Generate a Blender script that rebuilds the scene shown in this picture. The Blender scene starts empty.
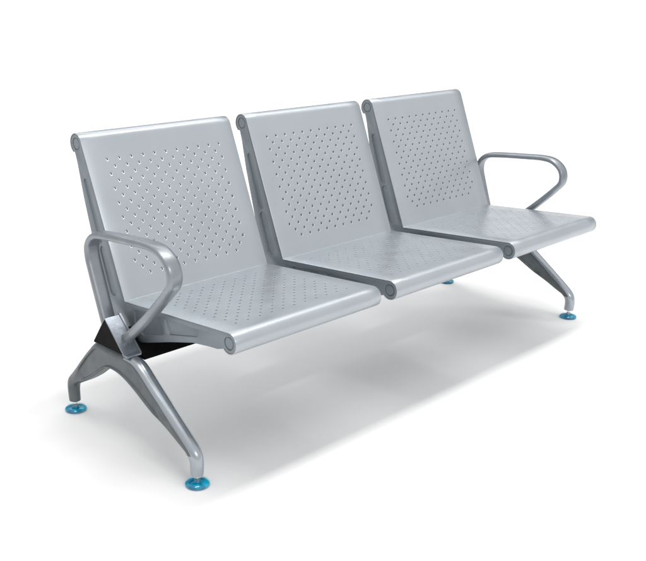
import bpy, bmesh, math
from mathutils import Vector, Matrix

sc = bpy.context.scene
COL = sc.collection
PI = math.pi

# ------------------------------------------------------------------ materials
def new_mat(name):
    m = bpy.data.materials.new(name); m.use_nodes = True
    return m, m.node_tree, m.node_tree.nodes['Principled BSDF']

def metal(name, col, metallic, rough, bump=0.02, bscale=900, var=0.04, coat=0.0, blotch=7.0, rvar=.06):
    m, nt, p = new_mat(name)
    N, L = nt.nodes, nt.links
    tc = N.new('ShaderNodeTexCoord')
    oi = N.new('ShaderNodeObjectInfo'); av = N.new('ShaderNodeVectorMath'); av.operation = 'ADD'; L.new(tc.outputs['Object'], av.inputs[0]); L.new(oi.outputs['Location'], av.inputs[1])
    n1 = N.new('ShaderNodeTexNoise'); n1.inputs['Scale'].default_value = blotch; n1.inputs['Detail'].default_value = 4
    L.new(av.outputs[0], n1.inputs['Vector'])
    mr = N.new('ShaderNodeMapRange'); mr.inputs[1].default_value = .3; mr.inputs[2].default_value = .7
    mr.inputs[3].default_value = 1 - var; mr.inputs[4].default_value = 1 + var
    L.new(n1.outputs['Fac'], mr.inputs[0])
    mx = N.new('ShaderNodeVectorMath'); mx.operation = 'SCALE'; mx.inputs[0].default_value = col
    L.new(mr.outputs[0], mx.inputs['Scale'])
    L.new(mx.outputs[0], p.inputs['Base Color'])
    n2 = N.new('ShaderNodeTexNoise'); n2.inputs['Scale'].default_value = bscale; n2.inputs['Detail'].default_value = 2
    L.new(tc.outputs['Object'], n2.inputs['Vector'])
    b = N.new('ShaderNodeBump'); b.inputs['Strength'].default_value = bump; b.inputs['Distance'].default_value = .001
    L.new(n2.outputs['Fac'], b.inputs['Height']); L.new(b.outputs[0], p.inputs['Normal'])
    n3 = N.new('ShaderNodeTexNoise'); n3.inputs['Scale'].default_value = 18; n3.inputs['Detail'].default_value = 5
    L.new(av.outputs[0], n3.inputs['Vector'])
    m3 = N.new('ShaderNodeMapRange'); m3.inputs[1].default_value = .3; m3.inputs[2].default_value = .7
    m3.inputs[3].default_value = rough - rvar; m3.inputs[4].default_value = rough + rvar
    L.new(n3.outputs['Fac'], m3.inputs[0]); L.new(m3.outputs[0], p.inputs['Roughness'])
    p.inputs['Metallic'].default_value = metallic
    p.inputs['Coat Weight'].default_value = coat; p.inputs['Coat Roughness'].default_value = .15
    return m

M_SHEET = metal('silver_painted_sheet', (.443, .480, .515), .55, .33, bump=.04, bscale=420, var=.03, coat=.10)
M_CAST = metal('cast_aluminium', (.225, .260, .284), .45, .42, bump=.10, bscale=500, var=.10)
M_LEG = metal('leg_aluminium', (.40, .435, .475), .85, .27, bump=.0, bscale=450, var=.03, coat=.1, rvar=.02)
M_LEG_SHADE = metal('leg_web_shade', (.125, .140, .148), .5, .40, bump=.06, bscale=450, var=.14, rvar=.05, blotch=30)  # darker copy of the leg metal, side shade put into the colour
M_ARM = metal('armrest_steel', (.30, .325, .35), .70, .34, bump=.05, bscale=450, var=.09, blotch=22)
M_SLEEVE = metal('sleeve_metal', (.24, .265, .30), .75, .36, bump=.22, bscale=260, var=.14, blotch=60)
M_BEAM = metal('beam_black', (.004, .004, .004), .0, .6, bump=.05, bscale=300, var=.1)
M_BOLT = metal('bolt_steel', (.75, .77, .80), 1.0, .18, bump=.05)

M_BEAM.node_tree.nodes['Principled BSDF'].inputs['Specular IOR Level'].default_value = .08
M_HOLE_SHADE = metal('hole_wall_shade', (.20, .22, .235), .3, .5, bump=.0)  # hole walls darkened, shade of the deep holes put into the colour
M_BLUE, nt, p = new_mat('blue_foot_plastic')
N, L = nt.nodes, nt.links
tc = N.new('ShaderNodeTexCoord'); n = N.new('ShaderNodeTexNoise'); n.inputs['Scale'].default_value = 45
cr = N.new('ShaderNodeValToRGB'); cr.color_ramp.elements[0].position = .35; cr.color_ramp.elements[0].color = (.0, .15, .30, 1)
cr.color_ramp.elements[1].position = .7; cr.color_ramp.elements[1].color = (.0, .47, .66, 1)
L.new(tc.outputs['Object'], n.inputs['Vector']); L.new(n.outputs['Fac'], cr.inputs[0]); L.new(cr.outputs[0], p.inputs['Base Color'])
p.inputs['Roughness'].default_value = .12; p.inputs['Coat Weight'].default_value = .6
p.inputs['Transmission Weight'].default_value = .0

M_FLOOR, nt, p = new_mat('white_studio_sweep')
N, L = nt.nodes, nt.links
tc = N.new('ShaderNodeTexCoord'); n = N.new('ShaderNodeTexNoise'); n.inputs['Scale'].default_value = 1.5
mr = N.new('ShaderNodeMapRange'); mr.inputs[3].default_value = .90; mr.inputs[4].default_value = .92
L.new(tc.outputs['Object'], n.inputs['Vector']); L.new(n.outputs['Fac'], mr.inputs[0])
cb = N.new('ShaderNodeCombineColor')
for i in range(3): L.new(mr.outputs[0], cb.inputs[i])
L.new(cb.outputs[0], p.inputs['Base Color'])
p.inputs['Roughness'].default_value = .9; p.inputs['Specular IOR Level'].default_value = .1

# ------------------------------------------------------------------ helpers
def link_obj(name, me, mat, parent=None):
    o = bpy.data.objects.new(name, me); COL.objects.link(o)
    if mat: me.materials.append(mat)
    if parent: o.parent = parent
    return o

def finish(bm, name, mat, parent=None, angle=35, smooth=True):
    bmesh.ops.recalc_face_normals(bm, faces=bm.faces)
    me = bpy.data.meshes.new(name); bm.to_mesh(me); bm.free()
    if smooth:
        me.shade_smooth(); me.set_sharp_from_angle(angle=math.radians(angle))
    return link_obj(name, me, mat, parent)

def bake(o):
    dg = bpy.context.evaluated_depsgraph_get()
    me = bpy.data.meshes.new_from_object(o.evaluated_get(dg))
    o.modifiers.clear(); old = o.data; nm = old.name; o.data = me; bpy.data.meshes.remove(old); me.name = nm

def prism_bm(poly, x0, x1, bm=None):
    bm = bm or bmesh.new()
    a = [bm.verts.new((x0, y, z)) for y, z in poly]
    b = [bm.verts.new((x1, y, z)) for y, z in poly]
    bm.faces.new(a); bm.faces.new(b[::-1])
    n = len(poly)
    for i in range(n):
        bm.faces.new((a[i], b[i], b[(i+1) % n], a[(i+1) % n]))
    return bm

def round_poly(poly, r, seg=5):
    out = []; n = len(poly)
    for i in range(n):
        P = Vector(poly[i]); A = Vector(poly[i-1]); B = Vector(poly[(i+1) % n])
        rr = r[i] if isinstance(r, (list, tuple)) else r
        da = (A-P); db = (B-P); la, lb = da.length, db.length; da.normalize(); db.normalize()
        ang = da.angle(db)
        if rr <= 0 or ang > PI-.02: out.append(tuple(P)); continue
        t = min(rr/math.tan(ang/2), la*.48, lb*.48)
        p0, p1 = P+da*t, P+db*t
        for k in range(seg+1):
            u = k/seg
            q = p0*(1-u)**2+P*2*u*(1-u)+p1*u*u
            out.append(tuple(q))
    return out

def catmull(pts, n=8):
    P = [Vector(p) for p in pts]; P = [P[0]*2-P[1]]+P+[P[-1]*2-P[-2]]
    out = []
    for i in range(1, len(P)-2):
        a, b, c, d = P[i-1:i+3]
        for k in range(n):
            t = k/n
            out.append(.5*((2*b)+(c-a)*t+(2*a-5*b+4*c-d)*t*t+(3*b-a-3*c+d)*t**3))
    out.append(P[-2]); return out

# ------------------------------------------------------------------ perforated sheets
W = .532            # panel width
PITCH = .600
T = .0022           # sheet thickness
def make_sheet(name, prof, s_hole0, rows, x_cols, cell_x, cell_s, parent, x_c, skip, RO, CH, RI):
    """prof: dense list of (y,z,ny,nz) along the sheet (outer face). Straight run carries the holes."""
    # arc lengths
    S = [0]
    for a, b in zip(prof, prof[1:]): S.append(S[-1]+math.hypot(b[0]-a[0], b[1]-a[1]))
    def at(s):
        if s <= 0: return prof[0]
        for i in range(len(S)-1):
            if S[i+1] >= s:
                t = (s-S[i])/(S[i+1]-S[i]); a, b = prof[i], prof[i+1]
                v = [a[k]*(1-t)+b[k]*t for k in range(4)]
                l = math.hypot(v[2], v[3]); return (v[0], v[1], v[2]/l, v[3]/l)
        return prof[-1]
    s_h1 = s_hole0+rows*cell_s
    sl = [s for s in S if s < s_hole0-.002 or s > s_h1+.002]
    sl += [s_hole0+i*cell_s for i in range(rows+1)]
    sl = sorted(set(round(s, 6) for s in sl))
    xw = x_cols*cell_x
    xl = [-W/2, -W/2+.0012]+[-xw/2+i*cell_x for i in range(x_cols+1)]+[W/2-.0012, W/2]
    bm = bmesh.new()
    cache = {}
    def V(x, s, d, tag):
        key = (round(x, 6), round(s, 6), round(d, 6), tag)
        if key not in cache:
            y, z, ny, nz = at(s)
            cache[key] = bm.verts.new((x, y-ny*d, z-nz*d))
        return cache[key]
    i0 = sl.index(round(s_hole0, 6))
    for i in range(len(sl)-1):
        for j in range(len(xl)-1):
            s0, s1, x0, x1 = sl[i], sl[i+1], xl[j], xl[j+1]
            r, c = i-i0, j-2
            hole = 0 <= r < rows and 0 <= c < x_cols and (r+c) % 2 == 0 and not skip(r, c)
            e0 = .0012 if j == 0 else 0; e1 = .0012 if j == len(xl)-2 else 0
            d0 = .0007 if j == 0 else 0; d1 = .0007 if j == len(xl)-2 else 0
            if not hole:
                bm.faces.new((V(x0, s0, d0, 0), V(x1, s0, d1, 0), V(x1, s1, d1, 0), V(x0, s1, d0, 0)))
                bm.faces.new((V(x0, s0, T, 1), V(x0, s1, T, 1), V(x1, s1, T, 1), V(x1, s0, T, 1)))
            else:
                cx, cs = (x0+x1)/2, (s0+s1)/2
                NS = 16
                def ring(rad, d, tag): return [V(cx+rad*math.cos(2*PI*k/NS), cs+rad*math.sin(2*PI*k/NS), d, tag) for k in range(NS)]
                for d, tag, rad in ((0, 0, RO), (T, 1, RI)):
                    dd = 0 if tag == 0 else T
                    R = ring(rad, dd, tag)
                    cs4 = [V(x1, s1, dd, tag), V(x0, s1, dd, tag), V(x0, s0, dd, tag), V(x1, s0, dd, tag)]
                    for q in range(4):
                        for k in range(4):
                            bm.faces.new((cs4[q], R[q*4+k], R[(q*4+k+1) % NS]))
                        bm.faces.new((cs4[q-1], R[q*4], cs4[q]))
                A = ring(RO, .00001, 2); B = ring(RI, CH, 2); B2 = ring(RI, CH+.00001, 3); C = ring(RI*.95, .0078, 3)
                for k in range(NS):
                    k2 = (k+1) % NS
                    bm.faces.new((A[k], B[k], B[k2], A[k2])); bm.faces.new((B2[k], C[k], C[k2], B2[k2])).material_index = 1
    # rims
    for j, x in ((0, -W/2), (1, W/2)):
        for i in range(len(sl)-1):
            bm.faces.new((V(x, sl[i], .0007, 5), V(x, sl[i+1], .0007, 5), V(x, sl[i+1], T, 5), V(x, sl[i], T, 5)))
    for s in (sl[0], sl[-1]):
        for j in range(len(xl)-1):
            e0 = .0007 if j == 0 else 0; e1 = .0007 if j == len(xl)-2 else 0
            bm.faces.new((V(xl[j], s, e0, 6), V(xl[j+1], s, e1, 6), V(xl[j+1], s, T, 6), V(xl[j], s, T, 6)))
    me = bpy.data.meshes.new(name); bm.to_mesh(me); bm.free()
    me.shade_smooth(); me.set_sharp_from_angle(angle=math.radians(40))
    me.materials.append(M_SHEET); me.materials.append(M_HOLE_SHADE)
    o = link_obj(name, me, None, parent); o.location.x = x_c
    return o

KY, KZ = -.003, .3915
bd = Vector((.382, .924)).normalized(); bn = Vector((-bd.y, bd.x))       # up the back, front normal
fd = Vector((-.9965, .083)).normalized(); fn = Vector((.083, .9965)).normalized()
R_ROLL = .0290
def arc_prof(c, r, a0, a1, n):
    out = []
    for k in range(n+1):
        a = a0+(a1-a0)*k/n; out.append((c.x+r*math.cos(a), c.y+r*math.sin(a), math.cos(a), math.sin(a)))
    return out
K = Vector((KY, KZ)); rf = .001
# crease fillet: centre is on the front/up side
ang_b = math.atan2(bn.y, bn.x); ang_f = math.atan2(fn.y, fn.x)
half = (ang_b-ang_f)/2
tl = rf*math.tan(half)
c_f = K+bd*tl+bn*rf
mid = (ang_b+ang_f)/2
def crease(a0, a1, n=6):
    out = []
    for k in range(n+1):
        a = a0+(a1-a0)*k/n; out.append((c_f.x-rf*math.cos(a), c_f.y-rf*math.sin(a), math.cos(a), math.sin(a)))
    return out
Tb = K+bd*.4505                                                         # tangent to top roll
Cb = Tb-bn*R_ROLL
Tf = K+fd*.441
Cf = Tf-fn*R_ROLL
def straight(a, b, nrm, n):
    return [(a.x+(b.x-a.x)*k/n, a.y+(b.y-a.y)*k/n, nrm.x, nrm.y) for k in range(1, n)]
prof_back = crease(mid, ang_b)+straight(K+bd*tl, Tb, bn, 24)+arc_prof(Cb, R_ROLL, ang_b, ang_b-math.radians(215), 40)
prof_seat = crease(mid, ang_f)+straight(K+fd*tl, Tf, fn, 24)+arc_prof(Cf, R_ROLL, ang_f, ang_f+math.radians(235), 44)

# ------------------------------------------------------------------ the bench
bench = bpy.data.objects.new('waiting_bench', None); COL.objects.link(bench)
bench['label'] = 'silver metal three-seat waiting bench with perforated seats, looped end armrests and blue round feet'
bench['category'] = 'bench'

def build_seat_unit(xc):
    b = make_sheet('backrest', prof_back, .052, 17, 21, .0200, .0206, bench, xc,
                   lambda r, c: (c in (0, 20) and r in (0,)), .0060, .0013, .0034)
    s = make_sheet('seat', prof_seat, .050, 17, 21, .0203, .0210, bench, xc,
                   lambda r, c: False, .0046, .0006, .0034)
    return b, s

# side bracket (L-shaped casting that carries one side of a seat and its backrest)
def bracket_mesh():
    q = .0026
    th = []
    # top ring, from front tangent over the top to the neck behind
    rr = R_ROLL-q
    a0 = ang_b
    for k in range(0, 21):
        a = a0-math.radians(228)*k/20; th.append((Cb.x+rr*math.cos(a), Cb.y+rr*math.sin(a)))
    rear = [(.196, .745), (.176, .655), (.132, .5000), (.099, .390), (.084, .348), (.060, .318), (.010, .296)]
    low = [(-.075, .290), (-.100, .297), (-.200, .329), (-.300, .3575), (-.370, .3680), (-.400, .3710)]
    fr = []
    for k in range(0, 21):
        a = ang_f+math.radians(228)-math.radians(228)*k/20
        fr.append((Cf.x+rr*math.cos(a), Cf.y+rr*math.sin(a)))
    kk = K-bn*q*1.0-fn*q*1.0
    return th+rear+low+fr+[(kk.x, kk.y)]

def slot(p0, p1, w0, w1, seg=8):
    a, b = Vector(p0), Vector(p1); d = (b-a).normalized(); n = Vector((-d.y, d.x)); out = []
    for k in range(seg+1):
        t = -PI/2+PI*k/seg; out.append(tuple(b+(d*math.cos(t)+n*math.sin(t))*w1))
    for k in range(seg+1):
        t = PI/2+PI*k/seg; out.append(tuple(a+(d*math.cos(t)+n*math.sin(t))*w0))
    return out

def cutter(polys, x0, x1):
    bm = bmesh.new()
    for P in polys: prism_bm(P, x0, x1, bm)
    bmesh.ops.recalc_face_normals(bm, faces=bm.faces)
    me = bpy.data.meshes.new('cut'); bm.to_mesh(me); bm.free()
    o = bpy.data.objects.new('cut', me); COL.objects.link(o); return o

def offset_poly(poly, d):
    """inset a closed polygon by d (approximate, per-vertex)"""
    n = len(poly); A = sum(poly[i][0]*poly[(i+1) % n][1]-poly[(i+1) % n][0]*poly[i][1] for i in range(n))
    sg = 1 if A > 0 else -1; out = []
    for i in range(n):
        p, a, b = Vector(poly[i]), Vector(poly[i-1]), Vector(poly[(i+1) % n])
        e1 = (p-a); e2 = (b-p)
        if e1.length < 1e-7 or e2.length < 1e-7: continue
        e1.normalize(); e2.normalize()
        n1 = Vector((-e1.y, e1.x))*sg; n2 = Vector((-e2.y, e2.x))*sg
        m = (n1+n2)
        if m.length < .2: continue
        m.normalize(); k = d/max(.5, m.dot(n1)); out.append(tuple(p+m*k))
    return out

def make_bracket(x_out, side):
    """outer face at x_out; side -1: faces left, +1: faces right"""
    thick = .016
    x0, x1 = (x_out, x_out+thick) if side < 0 else (x_out-thick, x_out)
    o = finish(prism_bm(bracket_mesh(), 0, thick), 'side_bracket', M_CAST, bench)
    # recesses on the outer face
    polys = []
    a = K-bn*.0 + bd*.345-bn*.0335; b = K+bd*.185-bn*.0400
    polys.append(slot(a, b, .0085, .0115))
    a = K+bd*.150-bn*.0430; b = K+bd*.040-bn*.0450
    polys.append(slot(a, b, .0140, .0175))
    polys.append(round_poly([(-.188, .3885), (-.322, .4000), (-.322, .3800), (-.203, .3510)], [.006, .003, .006, .006]))
    polys.append(round_poly([(-.045, .378), (-.160, .386), (-.176, .343), (-.082, .314), (-.045, .330)], .006))
    c = cutter(polys, -.01, .0042)
    c2 = cutter([slot(C-Vector((.0001, 0)), C+Vector((.0001, 0)), .0170, .0170, 16) for C in (Cf, Cb)], -.01, .0036)
    for q_ in (c, c2):
        m = o.modifiers.new('b', 'BOOLEAN'); m.operation = 'DIFFERENCE'; m.object = q_; m.solver = 'EXACT'
    bv = o.modifiers.new('v', 'BEVEL'); bv.width = .0015; bv.segments = 2; bv.limit_method = 'ANGLE'; bv.angle_limit = math.radians(50)
    bake(o); bpy.data.objects.remove(c); bpy.data.objects.remove(c2)
    o.data.shade_smooth(); o.data.set_sharp_from_angle(angle=math.radians(38))
    # raised bosses inside the ring recesses, in the same casting
    bm = bmesh.new(); bm.from_mesh(o.data)
    for C in (Cf, Cb):
        prism_bm(slot(C-Vector((.0001, 0)), C+Vector((.0001, 0)), .0143, .0143, 16), .0016, .009, bm)
    bmesh.ops.recalc_face_normals(bm, faces=bm.faces)
    bm.to_mesh(o.data); bm.free()
    o.data.shade_smooth(); o.data.set_sharp_from_angle(angle=math.radians(38))
    return o

proto_b = make_bracket(0, -1)
def place_bracket(x, side, first):
    o = proto_b if first else proto_b.copy()
    if not first: COL.objects.link(o); o.parent = bench
    o.location.x = x
    if side > 0: o.scale.x = -1
    return o

first = True
seat0 = back0 = None
for i in range(3):
    xc = (i-1)*PITCH
    if i == 0: back0, seat0 = build_seat_unit(xc)
    else:
        for src in (back0, seat0):
            d = src.copy(); COL.objects.link(d); d.parent = bench; d.location.x = xc
    place_bracket(xc-W/2+.0006, -1, first); first = False
    place_bracket(xc+W/2-.0006, +1, False)

# ------------------------------------------------------------------ beam, sleeves
OUT = [(-.0185, .3660), (.0460, .2785), (-.1080, .2810)]
TRI = [(-.0200, .3630), (.0437, .2797), (-.1010, .2822)]
bm = prism_bm(round_poly([(-.022, .3250), (.036, .2520), (-.112, .2520)], .004), -.880, .880)
beam = finish(bm, 'beam', M_BEAM, bench)
def make_sleeve(xe, side):
    bm = bmesh.new()
    L_ = .047
    x0, x1 = 0, L_
    o_p = round_poly(OUT, .003, 3); i_p = round_poly(TRI, .003, 3)
    n = len(o_p)
    rings = []
    for P, x in ((o_p, x0+.001), (offset_poly(o_p, .001), x0), (i_p, x0), (i_p, x0+.004), (i_p, x1), (o_p, x1)):
        rings.append([bm.verts.new((x, y, z)) for y, z in P])
    for a, b in zip(rings, rings[1:]+rings[:1]):
        for k in range(n): bm.faces.new((a[k], a[(k+1) % n], b[(k+1) % n], b[k]))
    # collar plate on the inboard end and the lower lip
    C2 = [(-.0185, .3860), (.066, .2680), (-.1310, .2720)]
    prism_bm(round_poly([(-.0180, .3700), (.0500, .2755), (-.1150, .2775)], .004, 3), x1, x1+.006, bm)
    prism_bm(round_poly([(-.1000, .2840), (-.1190, .2830), (-.1190, .2775), (-.0950, .2775)], .001, 2), .002, x1-.001, bm)
    o = finish(bm, 'beam_sleeve', M_SLEEVE, bench)
    cap = finish(prism_bm(TRI, .0008, .008), 'end_cap', M_BEAM, o)
    # fixing screw head poking out at the rear corner
    return o
s0 = make_sleeve(0, -1); s0.location.x = -.945
s1 = s0.copy(); COL.objects.link(s1); s1.parent = bench; s1.location.x = .945; s1.scale.x = -1
c1 = s0.children[0].copy(); COL.objects.link(c1); c1.parent = s1

# ------------------------------------------------------------------ armrests
arm_path = [(.006, .322), (.016, .341), (.032, .383), (.066, .478), (.0790, .522), (.0760, .557), (.0500, .583), (.0050, .594),
            (-.125, .6060), (-.207, .6110), (-.253, .6030), (-.2870, .5750), (-.2930, .5350), (-.2650, .4980), (-.184, .4190), (-.095, .342), (-.066, .317)]
def make_arm():
    P = catmull(arm_path, 7); n = len(P); bm = bmesh.new(); NS = 20; prev = None
    for i, p in enumerate(P):
        d = (P[min(i+1, n-1)]-P[max(i-1, 0)]).normalized(); nn = Vector((-d.y, d.x))
        u = i/(n-1)
        ax = .0222; ay = .0103
        if u > .80: t = min(1, (u-.80)/.10); ax = .0222*(1-t)+.0140*t; ay = .0103*(1-t)+.0130*t
        if i > n-7: g = 1+.10*(i-(n-7))**.7; ax *= g; ay *= g
        ring = []
        for k in range(NS):
            a = 2*PI*k/NS; c, s = math.cos(a), math.sin(a)
            e = .72
            cx = math.copysign(abs(c)**e, c)*ax; sy = math.copysign(abs(s)**e, s)*ay
            ring.append(bm.verts.new((cx, p.x+nn.x*sy, p.y+nn.y*sy)))
        if prev:
            for k in range(NS): bm.faces.new((prev[k], prev[(k+1) % NS], ring[(k+1) % NS], ring[k]))
        else: bm.faces.new(ring)
        prev = ring
    bm.faces.new(prev)
    # weld bead where the lower end meets the sleeve
    e = P[-1]; d = (P[-1]-P[-6]).normalized()
    return finish(bm, 'armrest', M_ARM, bench, angle=60)
a0 = make_arm(); a0.location = (-.909, 0, -.009)
a1 = a0.copy(); COL.objects.link(a1); a1.parent = bench; a1.location = (.909, 0, -.009)

# ------------------------------------------------------------------ leg frames
PAIRS = [((-.3965, .032), (-.3600, .032), .0168), ((-.3980, .066), (-.3595, .068), .0178), ((-.3885, .096), (-.346, .088), .020),
         ((-.360, .123), (-.316, .1030), .021), ((-.300, .167), (-.262, .130), .0215), ((-.220, .223), (-.192, .164), .022),
         ((-.150, .272), (-.128, .196), .022), ((-.098, .2785), (-.070, .2150), .022), ((-.035, .2785), (-.015, .2160), .022),
         ((.040, .2775), (.025, .1940), .022), ((.085, .2440), (.072, .1600), .022), ((.143, .187), (.122, .1290), .022),
         ((.195, .136), (.160, .1080), .021), ((.222, .108), (.186, .0920), .020), ((.2325, .080), (.1940, .0720), .0178),
         ((.2310, .033), (.1945, .033), .0168)]
def make_leg():
    O = catmull([(a[0][0], a[0][1], a[2]) for a in PAIRS], 5); I = catmull([(a[1][0], a[1][1], 0) for a in PAIRS], 5)
    bm = bmesh.new(); prev = None; n = len(O)
    for i in range(n):
        o = Vector(O[i][:2]); q = Vector(I[i][:2]); w = O[i][2]; D = (q-o).length; d = (q-o).normalized()
        web = max(0, min(1, (D-.044)/.016)); fl = min(.017, D*.45)*web+D*.5*(1-web)                      # depth of the rounded flange
        rec = .0045*web
        pts = []
        for k in range(9):                         # rounded outer face
            a = PI*k/8; pts.append((-w*math.cos(a), fl*(1-math.sin(a))))
        right = [(w, fl+.001), (w-rec, fl+.003), (w-rec, max(fl+.004, D-.010)), (w, max(fl+.006, D-.007)), (w*1.0, D-.004), (w-.004, D)]
        rnd = [(w*math.cos(a), D/2+D/2*math.sin(a)) for a in (.06, .30, .58, .86, 1.14, 1.40)]
        right = [(p_[0]*web+q_[0]*(1-web), p_[1]*web+q_[1]*(1-web)) for p_, q_ in zip(right, rnd)]
        nr = len(pts)-1
        pts += right+[(-x, t) for x, t in reversed(right)]
        ring = [bm.verts.new((x, o.x+d.x*t, o.y+d.y*t)) for x, t in pts]
        if prev:
            m = len(ring)
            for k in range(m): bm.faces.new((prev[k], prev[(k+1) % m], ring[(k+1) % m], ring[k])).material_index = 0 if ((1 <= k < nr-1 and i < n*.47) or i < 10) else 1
        else: bm.faces.new(ring)
        prev = ring
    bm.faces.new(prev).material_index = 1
    o = finish(bm, 'leg_frame', M_LEG, bench, angle=40); o.data.materials.append(M_LEG_SHADE); return o
def lathe(prof, n=40):
    bm = bmesh.new(); prev = None
    for r, z in prof:
        ring = [bm.verts.new((r*math.cos(2*PI*k/n), r*math.sin(2*PI*k/n), z)) for k in range(n)]
        if prev:
            for k in range(n): bm.faces.new((prev[k], prev[(k+1) % n], ring[(k+1) % n], ring[k]))
        else: bm.faces.new(ring)
        prev = ring
    bm.faces.new(prev); return bm
leg0 = make_leg(); leg0.location.x = -.922
def feet(leg):
    for y in (-.3790, .2110):
        f = finish(lathe([(.024, .0), (.029, .0012), (.0325, .0045), (.0322, .0072), (.0290, .0105), (.022, .0130), (.012, .0145), (.0075, .0148)]), 'foot_pad', M_BLUE, leg)
        f.location = (0, y, 0)
        s = finish(lathe([(.0085, .0140), (.0090, .0155), (.0090, .0200), (.0060, .0215), (.0060, .0420)], 24), 'levelling_bolt', M_BOLT, leg)
        s.location = (0, y, 0)
feet(leg0)
leg1 = leg0.copy(); COL.objects.link(leg1); leg1.parent = bench; leg1.location.x = .922
for ch in list(leg0.children):
    c = ch.copy(); COL.objects.link(c); c.parent = leg1

# ------------------------------------------------------------------ studio sweep (floor curving up into a backdrop)
yaw = 0.7821
vd = Vector((math.sin(yaw), math.cos(yaw), 0)); vr = Vector((math.cos(yaw), -math.sin(yaw), 0))
bm = bmesh.new(); prof = [(-9, 0), (-4, 0), (0, 0), (3, 0), (5.2, 0)]
for k in range(1, 17):
    a = PI/2*k/16; prof.append((5.2+1.0*math.sin(a), 1.0*(1-math.cos(a))))
prof.append((6.2, 1.7))
prev = None
for d, z in prof:
    row = [bm.verts.new(tuple(vd*d+vr*w+Vector((0, 0, z)))) for w in (-18, -5, 0, 5, 18)]
    if prev:
        for k in range(4): bm.faces.new((prev[k], prev[k+1], row[k+1], row[k]))
    prev = row
fl = finish(bm, 'ground', M_FLOOR); fl['kind'] = 'structure'

# ------------------------------------------------------------------ light
w = bpy.data.worlds.new('World'); sc.world = w; w.use_nodes = True
N, L = w.node_tree.nodes, w.node_tree.links
bg = N['Background']; bg.inputs['Strength'].default_value = 1.0
tc = N.new('ShaderNodeTexCoord'); sp = N.new('ShaderNodeSeparateXYZ'); L.new(tc.outputs['Generated'], sp.inputs[0])
ad = N.new('ShaderNodeMath'); ad.operation = 'MULTIPLY_ADD'; ad.inputs[1].default_value = .30; L.new(sp.outputs['X'], ad.inputs[0]); L.new(sp.outputs['Z'], ad.inputs[2])
a2 = N.new('ShaderNodeMath'); a2.operation = 'ADD'; a2.inputs[1].default_value = .30; L.new(ad.outputs[0], a2.inputs[0])
mr = N.new('ShaderNodeValToRGB')
mr.color_ramp.elements[0].position = .0; mr.color_ramp.elements[0].color = (.42, .425, .435, 1)  # world dimmed towards the left, added to darken the side faces
e = mr.color_ramp.elements.new(.3); e.color = (.75, .75, .755, 1)
mr.color_ramp.elements[-1].position = 1.0; mr.color_ramp.elements[-1].color = (.88, .88, .88, 1)
L.new(a2.outputs[0], mr.inputs[0]); 
# world darkened above the far sweep, added for contrast in the seat reflections
dp = N.new('ShaderNodeVectorMath'); dp.operation = 'DOT_PRODUCT'; dp.inputs[1].default_value = (.70, .71, 0)
L.new(tc.outputs['Generated'], dp.inputs[0])
m1 = N.new('ShaderNodeMapRange'); m1.interpolation_type = 'SMOOTHSTEP'; m1.inputs[1].default_value = .25; m1.inputs[2].default_value = .65; L.new(dp.outputs['Value'], m1.inputs[0])
m2 = N.new('ShaderNodeMapRange'); m2.interpolation_type = 'SMOOTHSTEP'; m2.inputs[1].default_value = .62; m2.inputs[2].default_value = .38; L.new(sp.outputs['Z'], m2.inputs[0])
mm = N.new('ShaderNodeMath'); mm.operation = 'MULTIPLY'; L.new(m1.outputs[0], mm.inputs[0]); L.new(m2.outputs[0], mm.inputs[1])
mc = N.new('ShaderNodeMix'); mc.data_type = 'RGBA'; mc.inputs['B'].default_value = (.16, .19, .22, 1)
L.new(mm.outputs[0], mc.inputs['Factor']); L.new(mr.outputs[0], mc.inputs['A']); L.new(mc.outputs['Result'], bg.inputs['Color'])

def area(name, loc, target, sx, sy, power, col=(1, 1, 1)):
    l = bpy.data.lights.new(name, 'AREA'); l.shape = 'RECTANGLE'; l.size = sx; l.size_y = sy; l.energy = power; l.color = col
    o = bpy.data.objects.new(name, l); COL.objects.link(o); o.location = loc
    d = Vector(target)-Vector(loc)
    o.rotation_euler = d.to_track_quat('-Z', 'Y').to_euler()
    return o
k = area('overhead_softbox', (0, -.45, 4.6), (0, -.45, 0), 4.5, .48, 108, (1, .985, .96))
k.rotation_euler = (0, 0, 0)
area('backdrop_light', tuple(vd*3.0+Vector((0, 0, 4.8))), tuple(vd*6.0+Vector((0, 0, .2))), 9, 1.2, 190)  # added lamp out of view, brings the backdrop up to white

area('added_front_fill', (-1.6, -4.2, 2.6), (-.3, 0, .4), 1.6, .8, 28)  # added lamp out of view, meant to highlight the leg flange
# ------------------------------------------------------------------ camera
cam = bpy.data.cameras.new('camera'); co = bpy.data.objects.new('camera', cam); COL.objects.link(co); sc.camera = co
pitch, roll = 0.3659, 0.0137
yaw = 0.7722
fw = Vector((math.sin(yaw)*math.cos(pitch), math.cos(yaw)*math.cos(pitch), -math.sin(pitch)))
r = Vector((math.cos(yaw), -math.sin(yaw), 0)); u = r.cross(fw)
r2 = math.cos(roll)*r+math.sin(roll)*u; u2 = -math.sin(roll)*r+math.cos(roll)*u
co.matrix_world = Matrix(((r2.x, u2.x, -fw.x, -2.1613), (r2.y, u2.y, -fw.y, -1.9965), (r2.z, u2.z, -fw.z, 1.2265), (0, 0, 0, 1)))
cam.sensor_width = 36; cam.lens = 898.6/646*36; cam.shift_x = .3037*100/646; cam.shift_y = .4287*100/646
cam.clip_end = 200; cam.clip_start = .05

sc.render.engine = 'CYCLES'
sc.view_settings.view_transform = 'Standard'; sc.view_settings.look = 'None'
sc.view_settings.exposure = 0; sc.view_settings.gamma = 1
